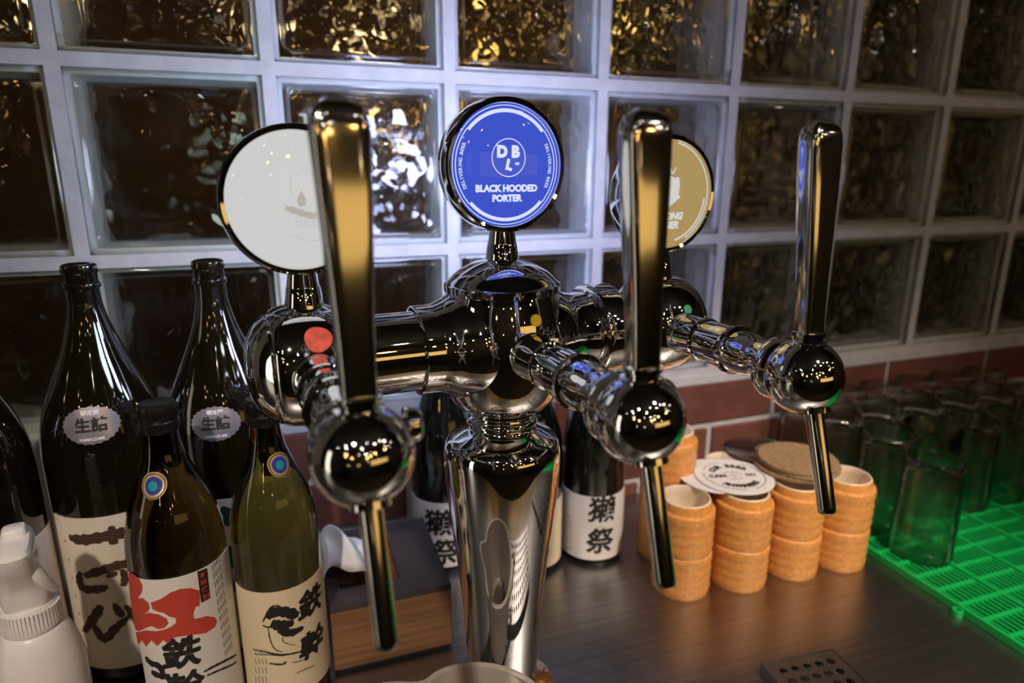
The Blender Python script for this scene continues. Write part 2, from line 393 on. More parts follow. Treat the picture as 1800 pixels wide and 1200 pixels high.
for s in (-1, 1):
    # trumpet joining body to the cross tube
    tr = [(.046, .018*s), (.0455, .030*s), (.041, .044*s), (.0365, .053*s), (.0345, .060*s), (.0345, .0735*s), (.0325, .0745*s), (0, .0745*s)]
    t = catmull(tr[:5], 5)+tr[5:]
    link('side_collar', lathe('side_collar', [(0, .018*s)]+t, 64, 'x'), 'chrome', TW, (0, 0, ZB), smooth=35)
    link('cross_tube', lathe('cross_tube', [(0, .07*s), (.0305, .07*s), (.0305, .128*s), (0, .128*s)], 64, 'x'), 'chrome', TW, (0, 0, ZB), smooth=35)
    # end drum with a seam
    dp = []
    for k in range(25):
        t_ = -1+2*k/24; xx = .0405*t_; rad = .0440*(max(0, 1-abs(t_)**2.5))**(1/2.1); dp.append((rad, L*s+.003*s+xx*s*1.02))
    cut = 19; seam = dp[cut]
    dp2 = dp[:cut]+[(seam[0]-.0002, seam[1]-.0010*s), (seam[0]-.0016, seam[1]-.0006*s), (seam[0]-.0016, seam[1]+.0006*s), (seam[0]-.0004, seam[1]+.0010*s)]+dp[cut+1:]
    dp2 = [(0, dp2[0][1])]+[q for q in dp2 if q[0] > .002]+[(0, dp2[-1][1])]
    link('end_drum', lathe('end_drum', dp2, 72, 'x'), 'chrome', TW, (0, 0, ZB), smooth=50)
link('ring_collar', lathe('ring_collar', [(.030, .078)]+catmull([(.0385, .0785), (.0400, .081), (.0400, .098), (.0388, .1005)], 4)+[(.030, .101)], 64, 'x'), 'chrome', TW, (0, 0, ZB), smooth=35)

def disc_patch(r, n=24, th=.0006, wob=0):
    v = [(0, 0, th)]; f = []
    for k in range(n):
        a = 2*PI*k/n; q = r*(1+wob*math.sin(3*a+1)); v.append((q*math.cos(a), q*math.sin(a), th*.6))
    for k in range(n): f.append((0, 1+k, 1+(k+1) % n))
    return mesh('disc', v, f)
def face_disc(r, y, n=64):
    v = [(0, y, 0)]+[(r*math.cos(2*PI*k/n), y, r*math.sin(2*PI*k/n)) for k in range(n)]
    return mesh('face_disc', v, [(0, 1+k, 1+(k+1) % n) for k in range(n)])
def arc_band(r0_, r1_, a0, a1, y, n=30):
    v, f = [], []
    for k in range(n+1):
        a = a0+(a1-a0)*k/n
        v += [(r0_*math.cos(a), y, r0_*math.sin(a)), (r1_*math.cos(a), y, r1_*math.sin(a))]
    return mesh('arc_band', v, [(2*k, 2*k+2, 2*k+3, 2*k+1) for k in range(n)])
def upright(me, dx=0, dz=0, y=0, rot=0):
    """flat xy mesh -> badge face plane (x, z)"""
    c, s = math.cos(rot), math.sin(rot)
    for q in me.vertices:
        a, b = q.co.x, q.co.y; q.co = (a*c-b*s+dx, y, a*s+b*c+dz)
    me.update(); return me
def arc_text(body, size, rad, a_mid, inward, y, bold=0.0):
    """letters along a circle, one mesh"""
    L_ = []; step = size*.62/rad
    n = len(body)
    for k, ch in enumerate(body):
        if ch == ' ': continue
        off = (k-(n-1)/2)*step; a = a_mid+(off if inward else -off)
        me = text_mesh(ch, size, bold); rot = a+(PI/2 if inward else -PI/2)
        L_.append(upright(me, rad*math.cos(a), rad*math.sin(a), y, rot))
    return join_me(L_)
def badge(x, z, face, back, kind):
    hp = [(.0445, -.0085), (.0452, -.0105), (.0475, -.0112), (.0490, -.0100), (.0495, -.006), (.0495, .006), (.0478, .0098), (.0455, .0108), (.0445, .0095), (.0440, .006), (.0440, -.006)]
    b = link('badge', lathe('badge', hp+[hp[0]], 96, 'y'), 'chrome', TW, (x, 0, z), smooth=40)
    st = [(0, -.0745+.002), (.0136, -.0745+.002), (.0134, -.071), (.0116, -.059), (.0113, -.0585), (.0112, -.0578), (.0096, -.0475), (0, -.0475)]
    link('badge_stem', lathe('badge_stem', st, 40), 'chrome', b, smooth=40)
    link('lit_face', face_disc(.0444, -.0072), face, b)
    link('lit_back', face_disc(.0444, .0072), back, b)
    ld = [(.0443, -.0085), (.040, -.0102), (.030, -.0118), (.015, -.0127), (0, -.0130)]
    link('lens', lathe('lens', ld, 64, 'y'), 'lens_glass', b, smooth=80)
    yp = -.0078
    if kind == 'blue':
        Lm = [arc_band(.0382, .0408, R(40), R(140), yp), arc_band(.0382, .0408, R(-138), R(-42), yp), arc_band(.0403, .0411, R(140), R(222), yp), arc_band(.0403, .0411, R(-42), R(40), yp), arc_band(.0428, .0434, 0, 2*PI, yp, 90)]
        link('ring_print', join_me(Lm), 'lit_print', b)
        link('emblem_ring', arc_band(.0133, .0140, 0, 2*PI, yp, 60), 'lit_print', b, (.002, 0, .006))
        Lm = [upright(text_mesh('D', .0112, .0008), -.0055, .0040, yp), upright(text_mesh('B', .0112, .0008), .0055, .0040, yp),
              upright(text_mesh('L', .0100, .0007), .0002, -.0055, yp, R(-14)), upright(text_mesh('co', .0036, .0002), .0070, -.0040, yp)]
        link('emblem_letters', join_me(Lm), 'lit_print', b, (.002, 0, .006))
        Lm = [upright(text_mesh('BLACK HOODED', .0068, .0004, 0, .97), .0005, -.0165, yp), upright(text_mesh('PORTER', .0068, .0004, 0, .97), .0005, -.0238, yp)]
        link('name_letters', join_me(Lm), 'lit_print', b)
        for am in (PI, 0): link('side_letters', arc_text('DELIVERING BEER', .0036, .0368, am, False, yp, .0001), 'lit_print', b)
    elif kind == 'amber':
        Lm = [arc_band(.0395, .0412, R(-75), R(-5), yp), arc_band(.0425, .0438, R(-60), R(80), yp)]
        link('ring_print', join_me(Lm), 'lit_print_warm', b)
        sh = [(-.012, .004), (-.004, .0075), (.001, .012), (.006, .010), (.011, .0105), (.0125, .004), (.0118, -.004), (.014, -.0065), (.010, -.009), (.005, -.0125), (0, -.015), (-.006, -.0125), (-.012, -.008), (-.013, -.003)]
        link('shield_print', upright(fan_poly(sh), 0, .004, yp), 'lit_print_warm', b)
        link('crown_print', join_me([upright(stroke_me([(-.006, .0135), (.000, .018), (.0035, .0135), (.0075, .0185)], .0016), 0, .004, yp)]), 'lit_print_warm', b)
        Lm = [upright(text_mesh('STRONG', .0080, .0006, .25), .001, -.0185, yp), upright(text_mesh('LAGER', .0080, .0006, .25), .001, -.0262, yp)]
        link('name_letters', join_me(Lm), 'lit_print_warm', b)
    else:
        o_ = [(-.012, .012), (-.0105, .0135), (-.008, .0125), (-.004, .016), (.000, .0165), (.000, .0160), (-.004, .0155), (-.008, .0120), (-.0102, .0130), (-.0115, .0115), (-.011, 0), (-.008, -.006), (-.0085, -.0062), (-.0117, 0)]
        link('shield_outline', upright(fan_poly(o_), .008, .004, yp), 'lit_faint', b)
        link('emblem_print', join_me([upright(fan_poly([(-.003, -.006), (-.0042, -.001), (-.001, .005), (.002, -.001), (.001, -.005)]), .0035, .002, yp),
                                      upright(stroke_me([(-.012, -.006), (-.004, -.009), (.006, -.012), (.012, -.009)], .0042), .0035, .002, yp)]), 'lit_beige', b)
        link('name_letters', upright(text_mesh('BEER', .0105, -.0001), .008, -.014, yp), 'lit_faint', b)
        link('underline_print', upright(stroke_me([(-.016, -.0215), (0, -.0265), (.016, -.0215)], .0007), .008, 0, yp), 'lit_faint', b)
    return b
badge(-L, ZB+.114, 'lit_white', 'back_white', 'white')
badge(0, ZB+.137, 'lit_blue', 'back_blue', 'blue')
badge(L, ZB+.114, 'lit_amber', 'back_lilac', 'amber')

def handle_mesh():
    """flat lever that widens upwards, rounded-rectangle section with a flat front"""
    secs = []
    for t in [k/30 for k in range(31)]:
        z = .137*t
        hw = .0088+.0046*sm(.05, .95, t); hd = .0070+.0016*sm(0, .8, t)
        if t > .90: q = (t-.90)/.10; c = math.sqrt(max(0, 1-q*q)); hw *= (.35+.65*c); hd *= (.3+.7*c)
        secs.append((z, hw, hd, -.006*t+.0*t))
    v, f, n = [], [], 40
    for z, hw, hd, off in secs:
        for k in range(n):
            a = 2*PI*k/n; c, s = math.cos(a), math.sin(a); e = .42
            v.append((hw*math.copysign(abs(c)**e, c), hd*math.copysign(abs(s)**e, s)-off, z))
    m_ = len(secs)
    for i in range(m_-1):
        for k in range(n): f.append((i*n+k, i*n+(k+1) % n, (i+1)*n+(k+1) % n, (i+1)*n+k))
    f.append(tuple(range(n-1, -1, -1))); f.append(tuple(range((m_-1)*n, m_*n)))
    return clean(mesh('tap_handle', v, f))
HME = handle_mesh()
def faucet(x, base, reach):
    # shank along -y: rosette, rings, nut, neck, ball
    y0 = -base
    bnd = -(reach-.050); ln = y0-bnd; a = y0-.006
    pr = [(0, y0+.008), (.0178, y0+.008), (.0178, a+.002), (.0170, a)]
    y1, y2, y3 = y0-.36*ln, y0-.58*ln, y0-.80*ln
    seg_ = [(.0166, a-.001), (.0166, y1+.0022), (.0176, y1+.0016), (.0182, y1), (.0176, y1-.0016), (.0166, y1-.0022), (.0166, y2), (.0176, y2-.0006), (.0176, y3+.0030), (.0192, y3+.0022), (.0198, y3), (.0192, y3-.0022), (.0168, y3-.0030), (.0164, bnd), (.0156, bnd-.0030)]
    neck = catmull([(.0156, bnd-.0035), (.0146, bnd-.010), (.0148, bnd-.017), (.0155, bnd-.022)], 4)
    b = link('faucet', lathe('faucet', pr+seg_+neck+[(0, bnd-.024)], 48, 'y'), 'chrome', TW, (x, 0, ZB), smooth=30)
    c = Vector((0, -reach, -.002))
    ball = [(0, -.0265)]+[(.0262*math.cos(t), .0262*math.sin(t)*1.0) for t in [R(-78+156*k/22) for k in range(23)]]+[(0, .0262)]
    link('ball_body', lathe('ball_body', ball, 56), 'chrome', b, c, smooth=60)
    # rear collar the ball grows out of and side knob (flow control)
    link('ball_collar', lathe('ball_collar', [(0, .030)]+catmull([(.0165, .030), (.0215, .027), (.0232, .021), (.0215, .014)], 4)+[(0, .012)], 48, 'y'), 'chrome', b, c, smooth=50)
    link('flow_knob', lathe('flow_knob', [(0, .016), (.0055, .016), (.0055, .027), (.0095, .0275)]+catmull([(.0100, .029), (.0100, .033), (.0085, .0355)], 3)+[(0, .036)], 32, 'x'), 'chrome', b, c+Vector((0, .019, .004)), smooth=40)
    link('handle_collar', lathe('handle_collar', [(0, .020), (.0125, .021), (.0125, .0245), (.0098, .0250), (.0098, .0285), (.0112, .029), (.0112, .0315), (0, .0320)], 40), 'chrome', b, c, smooth=35)
    link('handle', HME, 'chrome_soft', b, c+Vector((0, 0, .031)), (R(-1.5), 0, 0), smooth=50)
    s0 = c+Vector((0, -.0115, -.0205)); s1 = Vector((0, -(reach+.0325), -.0901)); d = (s1-s0).normalized()
    link('spout_collar', tube('spout_collar', [s0-d*.003, s0+d*.002, s0+d*.0025], [.0105, .0105, .008], 32), 'chrome', b, smooth=35)
    sp = tube('spout', [s0-d*.002, s0+d*.01, s1-d*.004, s1-d*.0008, s1], [.0060, .0060, .0060, .0058, .0052], 32, False)
    link('spout', sp, 'chrome_soft', b, smooth=40)
    link('spout_mouth', tube('spout_mouth', [s1-d*.004, s1-d*.0015], .0050, 24), 'rubber', b, smooth=40)
    return b
faucet(-L, .040, LF); faucet(0.0016, .048, LF+.0184); faucet(L, .040, LF)

def sticker(name, u, dz, y, m, r, tilt, wob=.04):
    o = link(name, disc_patch(r, 28, .0006, wob), m, TW, (u, y, dz), (R(90)+tilt, 0, 0)); return o
def drum_sticker(name, x, r_, elev, m, size, wob):
    c_, s_ = math.cos(R(elev)), math.sin(R(elev))
    link(name, disc_patch(size, 28, .0006, wob), m, TW, (x, -(r_+.0004)*c_, ZB+(r_+.0004)*s_), (R(90-elev), 0, 0))
drum_sticker('red_sticker', -.1498, .0440, 35.6, 'sticker_red', .0090, .04)
drum_sticker('green_sticker', .1555, .0440, 26.5, 'sticker_green', .0040, .0)
link('yellow_sticker', disc_patch(.0046, 24, .0005), 'sticker_yellow', TW, (.00568, -.0484, ZB+.0264), (R(90-13), 0, R(6.7)))

# ------------------------------------------------------------------ bottles
def facing(cx, cy): return math.atan2(CP.y-cy, CP.x-cx)
ISSHO = [(0, 0), (.046, 0), (.0505, .003), (.0525, .010)] + [(.0525, .19), (.0525, .215)] + catmull([(.0525, .222), (.0505, .245), (.0440, .272), (.0335, .298), (.0235, .322), (.0172, .342), (.0140, .358), (.0134, .368)], 5) + [(.0132, .3725), (.0146, .3735), (.0150, .3755), (.0146, .3775), (.0133, .3785), (.0133, .386), (.0140, .387), (.0146, .3895), (.0140, .3935), (.0115, .395), (.0095, .395), (.0090, .380), (0, .379)]
SHO = [(0, 0), (.033, 0), (.0365, .003), (.038, .009), (.038, .165)] + catmull([(.038, .172), (.0365, .190), (.0315, .212), (.0235, .232), (.0165, .250), (.0135, .264), (.0125, .276)], 5) + [(.0125, .290), (0, .290)]
DASSAI = [(0, 0), (.035, 0), (.0375, .003), (.0390, .009), (.0390, .140)] + catmull([(.039, .148), (.0375, .168), (.0305, .195), (.0215, .222), (.0155, .245), (.0140, .262)], 5) + [(.0140, .296), (.0125, .300), (0, .300)]
ME_I = lathe('issho_bottle', ISSHO, 56); ME_S = lathe('shochu_bottle', SHO, 56); ME_S2 = ME_S.copy(); ME_D = lathe('sake_bottle', DASSAI, 56)
def bottle(label, me, matname, x, y, sc_=1.0):
    b = empty('sake_bottle', (x, y, ZC)); tag(b, label, 'bottle'); b['rad'] = 0; del b['rad']
    g = link('glass_body', me, matname, b, smooth=40); g.scale = (sc_,)*3
    return b
def label_patch(b, rad, ang, half, z0, z1, m, name='label'):
    return link(name, cyl_patch(rad+.0003, ang-half, ang+half, z0, z1), m, b)
def put_text(parent, rad, ang, z, body, size, m, bold=0., name='lettering', shear=0., sx=1., sy=1.):
    me = text_mesh(body, size, min(bold, .0002), shear)
    for q in me.vertices: q.co.x *= sx; q.co.y *= sy
    if bold > .0002:      # brush weight: the same glyph laid down a few times, slightly shifted
        L_ = []
        for k in range(6):
            m2 = me.copy(); m2.transform(Matrix.Translation((bold*math.cos(k*PI/3), bold*math.sin(k*PI/3), 0))); L_.append(m2)
        me = join_me(L_)
    return link(name, wrap(me, rad+.0009, ang, z), m, parent)
def px_poly(parent, b, rad, pts, m, name):
    """outline traced on the bottle's label, as a thin print on the cylinder"""
    bx, by = b.location.x, b.location.y; q = [oncyl(bx, by, rad+.0009, *p) for p in pts]
    a0 = q[0][0]; me = fan_poly([((((a-a0+PI) % (2*PI))-PI)*(rad+.0009), z-ZC) for a, z in q])
    return link(name, wrap(me, rad+.0009, a0, 0, .0003, .006), m, parent)
def px_stroke(parent, b, rad, pts, w, m, name='brush_stroke', extra=.0003):
    bx, by = b.location.x, b.location.y; q = [oncyl(bx, by, rad+.0009, *p[:2]) for p in pts]
    a0 = q[0][0]; P_ = [((((a-a0+PI) % (2*PI))-PI)*(rad+.0009), z-ZC)+tuple(p[2:]) for (a, z), p in zip(q, pts)]
    return link(name, wrap(stroke_me(P_, w), rad+.0009, a0, 0, extra, .006), m, parent)
def c3(pts, ox=0, oy=800): return [(ox+p[0]/3, oy+p[1]/3)+tuple(p[2:]) for p in pts]

def seal(b, px, py, rad_at, w, hgt, m, text1, text2):
    """scalloped oval paper seal on the shoulder"""
    bx, by = b.location.x, b.location.y
    a, z = oncyl(bx, by, rad_at(0), px, py)
    for _ in range(4):
        a, z = oncyl(bx, by, rad_at(z-ZC), px, py)
    def conf(me, off):
        subdiv(me, .004)
        for q in me.vertices:
            zz = z-ZC+q.co.y; rr = rad_at(zz)+off; an = a+q.co.x/max(rr, .01); q.co = (rr*math.cos(an), rr*math.sin(an), zz)
        me.update(); return me
    n = 72; pts = [((w/2)*(1+.035*math.cos(24*2*PI*k/n))*math.cos(2*PI*k/n), (hgt/2)*(1+.035*math.cos(24*2*PI*k/n))*math.sin(2*PI*k/n)) for k in range(n)]
    bm = bmesh.new(); rings = []
    for s in (0.0001, .25, .5, .75, 1): rings.append([bm.verts.new((p[0]*s, p[1]*s, 0)) for p in pts])
    for A, B in zip(rings, rings[1:]):
        for k in range(n): bm.faces.new((A[k], A[(k+1) % n], B[(k+1) % n], B[k]))
    me = bpy.data.meshes.new('seal'); bm.to_mesh(me); bm.free()
    s_ = link('seal', conf(me, .0006), m, b)
    if text1: link('seal_lettering', conf(text_mesh(text1, hgt*.40, .0004), .0011), 'ink_black', s_)
    if text2:
        me = text_mesh(text2, hgt*.15, .0002)
        for q in me.vertices: q.co.y += hgt*.33
        link('seal_caption', conf(me, .0011), 'label_white', s_)
        me = text_mesh('NAMAZUME', hgt*.11, .0001)
        for q in me.vertices: q.co.y -= hgt*.36
        link('seal_caption', conf(me, .0011), 'label_white', s_)
    return s_
def rad_fn(prof, s=1.0):
    pr = [(z*s, r_*s) for r_, z in prof if z > .002]
    def fn(z):
        for (z0, r0_), (z1, r1_) in zip(pr, pr[1:]):
            if z0 <= z <= z1 and z1 > z0: return r0_+(r1_-r0_)*(z-z0)/(z1-z0)
        return pr[0][1]
    return fn
# A: tall bottle, parchment label with three brush characters
pA = atz(137, 463, ZC+.395); bA = bottle('tall dark sake bottle with parchment label reading 十四代 in brown brush', ME_I, 'brown_glass', pA.x, pA.y)
fa = facing(pA.x, pA.y); lA = label_patch(bA, .0525, fa+.05, 1.25, .016, .175, 'label_parchment')
for st, w in (([(365, 430, .8), (430, 445), (540, 430), (660, 405), (760, 395, .7)], .0105), ([(585, 372, .6), (595, 420), (600, 470, .8)], .009),
              ([(425, 615, .8), (420, 660), (440, 700), (520, 705), (570, 690, .7)], .0085), ([(445, 635, .9), (540, 605), (640, 575), (740, 560, .8)], .009), ([(560, 640, .5), (600, 625), (620, 615, .4)], .006),
              ([(640, 600, .6), (660, 640), (650, 690, .8)], .007),
              ([(535, 790, .8), (500, 850), (445, 930, .7)], .0095), ([(485, 875, .7), (525, 945), (560, 965), (610, 910), (690, 840, .6)], .0085), ([(600, 780, .5), (625, 820), (650, 850, .8)], .007), ([(660, 790, .5), (720, 860), (770, 930, .9)], .008)):
    px_stroke(lA, bA, .0525, c3(st), w, 'ink_brown')
for k in range(6): put_text(lA, .0525, fa-.98, .150-k*.019, '•', .010, 'ink_red', .0002, 'side_print', sx=.5)
seal(bA, 160, 748, rad_fn(ISSHO), .045, .032, 'seal_silver', '生詰', '要冷蔵')
# B: tall bottle further along, white label with green strokes
pB = atz(364, 456, ZC+.395); bB = bottle('tall dark sake bottle with white and green label behind shorter bottles', ME_I, 'brown_glass', pB.x, pB.y)
fb = facing(pB.x, pB.y); lB = label_patch(bB, .0525, fb, 1.3, .016, .178, 'label_white')
for st, w in (([(1165, 300, .7), (1190, 290), (1205, 330), (1175, 350, .6)], .009), ([(1180, 350), (1215, 345), (1255, 320, .5)], .010), ([(1195, 480), (1215, 540), (1210, 600, .6)], .010), ([(1205, 640, .6), (1220, 690), (1230, 720, .6)], .008)):
    px_stroke(lB, bB, .0525, c3(st), w, 'ink_green')
seal(bB, 379, 745, rad_fn(ISSHO), .043, .031, 'seal_silver', '生詰', '要冷蔵')
# H: tall bottle at the frame's left
pH = Vector((-.073, -.166, 0)); bH = bottle('tall dark sake bottle with cream label and red mark behind white sprayer', ME_I, 'black_glass', pH.x, pH.y)
fh = facing(pH.x, pH.y); lH = label_patch(bH, .0525, fh, 1.45, .016, .168, 'label_parchment')
px_stroke(lH, bH, .0525, [(2, 1140, .8), (8, 1150), (14, 1142, .6)], .012, 'ink_red')
# C: shochu bottle with big red mark
pC = atz(275, 706, ZC+.298); bC = bottle('shochu bottle with black screw cap and big red brush mark on white label', ME_S, 'amber_glass', pC.x, pC.y)
fc = facing(pC.x, pC.y); lC = label_patch(bC, .038, fc+.12, 1.40, .022, .1635, 'label_white')
red1 = [(678, 618), (705, 625), (735, 650), (752, 685), (748, 722), (728, 752), (755, 752), (782, 775), (790, 802), (782, 822), (760, 838), (790, 828), (840, 838), (880, 860), (888, 885), (868, 908), (835, 915), (800, 898), (770, 908), (735, 925), (706, 915), (700, 870), (692, 800), (686, 720)]
red2 = [(795, 775), (850, 755), (900, 722), (950, 703), (1005, 698), (1052, 712), (1052, 790), (1030, 798), (1018, 835), (1022, 862), (1090, 846), (1130, 852), (1143, 875), (1130, 905), (1085, 935), (1000, 945), (920, 958), (885, 992), (862, 972), (830, 1004), (800, 972), (772, 1008), (750, 972), (732, 1000), (715, 960), (712, 930), (770, 920), (830, 925), (875, 915), (905, 900), (930, 880), (925, 855), (895, 850), (865, 830), (830, 822), (805, 810)]
px_poly(lC, bC, .038, c3(red1), 'ink_red', 'red_print'); px_poly(lC, bC, .038, c3(red2), 'ink_red', 'red_print')
px_poly(lC, bC, .038, c3([(1040, 612), (1090, 594), (1108, 752), (1060, 776)]), 'ink_black', 'black_panel')
def at_px(parent, b, rad, x, y, *args, **kw):
    a, z = oncyl(b.location.x, b.location.y, rad+.0009, x, y); return put_text(parent, rad, a, z-ZC, *args, **kw)
for k, chh in enumerate('本格焼酎'): at_px(lC, bC, .0383, 355.5+k*2.3, 1010.5+k*12.5, chh, .0058, 'ink_red', .0001)
at_px(lC, bC, .038, 316, 1152, '鉄', .030, 'ink_black', .0010, shear=.12)
at_px(lC, bC, .038, 322, 1212, '幹', .030, 'ink_black', .0010, shear=.12)
for k in range(7):
    for q in range(11):
        x, y = 372+k*3.6+q*2.3, 992+q*15-k*5
        px_stroke(lC, bC, .038, [(x, y), (x+.9, y+5), (x+1.8, y+10)], .0011, 'ink_grey', 'small_print') if (k+q) % 1 == 0 and k < 4 else None
for st, w in (([(770, 1060), (790, 1090), (840, 1110), (860, 1150)], .006), ([(800, 1140), (840, 1160), (900, 1165)], .006), ([(1075, 1140), (1130, 1110), (1200, 1075), (1245, 1050)], .0022), ([(1090, 1160), (1160, 1130), (1250, 1085)], .0018)):
    px_stroke(lC, bC, .038, c3(st), w, 'ink_black')
# D: shochu bottle with cream label
pD = atz(511, 1203, ZC); bD = bottle('olive glass shochu bottle with cream label and black ink drawing', ME_S2, 'olive_glass', pD.x, pD.y, .975)
RD = .038*.975; fd = facing(pD.x, pD.y); lD = label_patch(bD, RD, fd+.10, 1.40, .020, .128, 'label_cream')
at_px(lD, bD, RD, 546, 1061, '鉄', .028, 'ink_black', .0009, shear=.15)
at_px(lD, bD, RD, 549, 1133, '幹', .028, 'ink_black', .0009, shear=.15)
for st, w in (([(1410, 860, .6), (1440, 830), (1480, 822), (1540, 835), (1555, 860)], .010), ([(1430, 885), (1480, 895), (1550, 880, .6)], .010), ([(1470, 915), (1530, 935), (1600, 905, .5)], .008),
              ([(1385, 880, .6), (1400, 850), (1430, 800), (1470, 790)], .0016), ([(1385, 895), (1420, 905), (1460, 890)], .0016), ([(1415, 910), (1425, 970), (1450, 1020), (1490, 1035)], .0010),
              ([(1490, 960), (1500, 985), (1560, 1000)], .0008), ([(1335, 1020), (1400, 1035), (1480, 1050), (1560, 1040), (1620, 1020)], .0018), ([(1340, 1045), (1420, 1050), (1500, 1055)], .0010),
              ([(1420, 1095), (1490, 1100), (1510, 1085)], .0018), ([(1540, 1090), (1580, 1085), (1610, 1070)], .0008), ([(1560, 1150), (1600, 1130), (1660, 1105)], .0008)):
    px_stroke(lD, bD, RD, c3(st), w, 'ink_black', 'ink_drawing')
for k in range(4):
    for q in range(4): px_stroke(lD, bD, RD, [(449+k*6, 1140+q*16), (450+k*6, 1146+q*16), (451+k*6, 1151+q*16)], .0011, 'ink_grey', 'small_print')
def cap(b, s=1.0):
    c = link('screw_cap', lathe('screw_cap', [(0, .275), (.0140, .275), (.0146, .277), (.0146, .2795), (.0138, .280), (.0146, .2806), (.0146, .2835), (.0140, .2842), (.0146, .285), (.0146, .2945), (.0138, .2972), (.0125, .298), (.0110, .2976), (0, .2974)], 48), 'black_cap', b, smooth=40); c.scale = (s,)*3
    r_ = boxes('knurl', [(.0144, .0150, -.0004, .0004, .287, .294)]); L_ = []
    for k in range(44):
        m2 = r_.copy(); m2.transform(Matrix.Rotation(2*PI*k/44, 4, 'Z')); L_.append(m2)
    link('cap_knurling', join_me(L_), 'black_cap', c)
cap(bC); cap(bD, .975)
def medal(b, px, py, prof, s):
    bx, by = b.location.x, b.location.y; fn = rad_fn(prof, s); a, z = oncyl(bx, by, .03, px, py)
    for _ in range(5): a, z = oncyl(bx, by, fn(z-ZC), px, py)
    def ring_(r0_, r1_, m, off, name, par):
        v, f, n = [], [], 40
        for k in range(n):
            t = 2*PI*k/n
            for rr in (r0_, r1_):
                zz = z-ZC+rr*math.sin(t); R_ = fn(zz)+off; an = a+rr*math.cos(t)/R_; v.append((R_*math.cos(an), R_*math.sin(an), zz))
        for k in range(n): q = (k+1) % n; f.append((2*k, 2*q, 2*q+1, 2*k+1))
        return link(name, mesh(name, v, f), m, par)
    d = ring_(.0001, .0100, 'seal_gold', .0006, 'medal_seal', b)
    ring_(.0085, .0092, 'ink_brown', .0011, 'medal_ring', d); ring_(.0001, .0066, 'seal_blue', .0010, 'medal_centre', d); ring_(.0001, .0036, 'seal_teal', .0014, 'medal_dot', d)
medal(bC, 270, 853, SHO, 1.0); medal(bD, 491, 816, SHO, .975)
# Dassai bottles behind the tower
def dassai(px, py, label, mt, kanji):
    p = atz(px, py, ZC); d = Vector((p.x-CP.x, p.y-CP.y, 0)).normalized(); p = p+d*.039
    b = bottle(label, ME_D, 'black_glass', p.x, p.y); a = facing(p.x, p.y)
    lb = label_patch(b, .039, a, 1.45, .007, .093, mt)
    link('neck_foil', lathe('neck_foil', [(.0150, .235), (.0146, .262), (.0146, .300), (.0130, .3012), (0, .3012)], 36), 'black_cap', b, smooth=40)
    return b, lb, a
bE, lE, aE = dassai(1037, 992, 'short black sake bottle with white 獺祭 label beside stacked clay cups', 'label_white', 1)
at_px(lE, bE, .039, 1058, 899, '獺', .036, 'ink_black', .0007, shear=.1)
at_px(lE, bE, .039, 1054, 954, '祭', .036, 'ink_black', .0008, shear=.1)
at_px(lE, bE, .039, 1056, 926, 'DASSAI', .0040, 'seal_gold', 0)
for k in range(3):
    for q in range(7): px_stroke(lE, bE, .039, [(994+k*5, 905+q*9), (994.2+k*5, 908+q*9), (994.4+k*5, 911+q*9)], .0012, 'ink_grey' if k else 'ink_red', 'small_print')
bF, lF, aF = dassai(784, 1005, 'short black sake bottle with white 獺祭 label behind the wooden napkin box', 'label_white', 1)
at_px(lF, bF, .039, 768, 922, '獺', .036, 'ink_black', .0007, shear=.1)
at_px(lF, bF, .039, 780, 974, '祭', .036, 'ink_black', .0008, shear=.1)
at_px(lF, bF, .039, 775, 948, 'DASSAI', .0040, 'seal_gold', 0)
bG, lG, aG = dassai(930, 1010, 'short black sake bottle with cream label hidden behind the chrome column', 'label_cream', 0)

# ------------------------------------------------------------------ wooden napkin box and napkin
bx0, bx1, by0, by1, bh = .213, .331, -.236, -.098, .074
NB = empty('napkin_box', ((bx0+bx1)/2, (by0+by1)/2, ZC)); tag(NB, 'dark wooden napkin box standing behind the tower left tap', 'box')
hx, hy = (bx1-bx0)/2, (by1-by0)/2
link('front_panel', bevel_box('front_panel', -hx, hx, -hy, -hy+.009, .004, bh-.006, .001), 'box_wood', NB)
link('back_panel', bevel_box('back_panel', -hx, hx, hy-.009, hy, .004, bh-.006, .001), 'box_wood', NB)
for s in (-1, 1): link('side_panel', bevel_box('side_panel', min(s*hx, s*(hx-.009)), max(s*hx, s*(hx-.009)), -hy+.009, hy-.009, .004, bh-.006, .001), 'box_wood', NB)
link('base_panel', bevel_box('base_panel', -hx+.003, hx-.003, -hy+.003, hy-.003, 0, .006, .001), 'box_dark', NB)
lidm = boxes('lid', [(-hx, hx, -hy, -hy+.028, bh-.006, bh), (-hx, hx, hy-.03, hy, bh-.006, bh), (-hx, -hx+.012, -hy+.028, hy-.03, bh-.006, bh), (.012, hx, -hy+.028, hy-.03, bh-.006, bh)])
link('lid', lidm, 'box_dark', NB)
def napkin():
    # crumpled sheet standing out of the slot: traced ridge with folded sides
    n, m_ = 26, 18; v, f = [], []
    for i in range(n):
        u = i/(n-1)
        for j in range(m_):
            w = j/(m_-1)
            x = -.066+.064*u+.004*math.sin(w*5+u*3); ridge = .034*math.sin(PI*min(1, u*1.25+.12))**.6+.012*u
            y = -.030+.062*w+.006*math.sin(u*9)
            z = bh-.006+(ridge+.010)*math.sin(PI*(.12+.78*w))**.8+.0035*noise.noise(Vector((u*4, w*4, 2)))+.003*math.sin(u*12+w*6)
            if u > .82: z -= (u-.82)*.17
            if u < .1: z -= (.1-u)*.10
            v.append((x, y, max(z, bh-.012)))
    for i in range(n-1):
        for j in range(m_-1): k = i*m_+j; f.append((k, k+m_, k+m_+1, k+1))
    me = mesh('napkin', v, f); return me
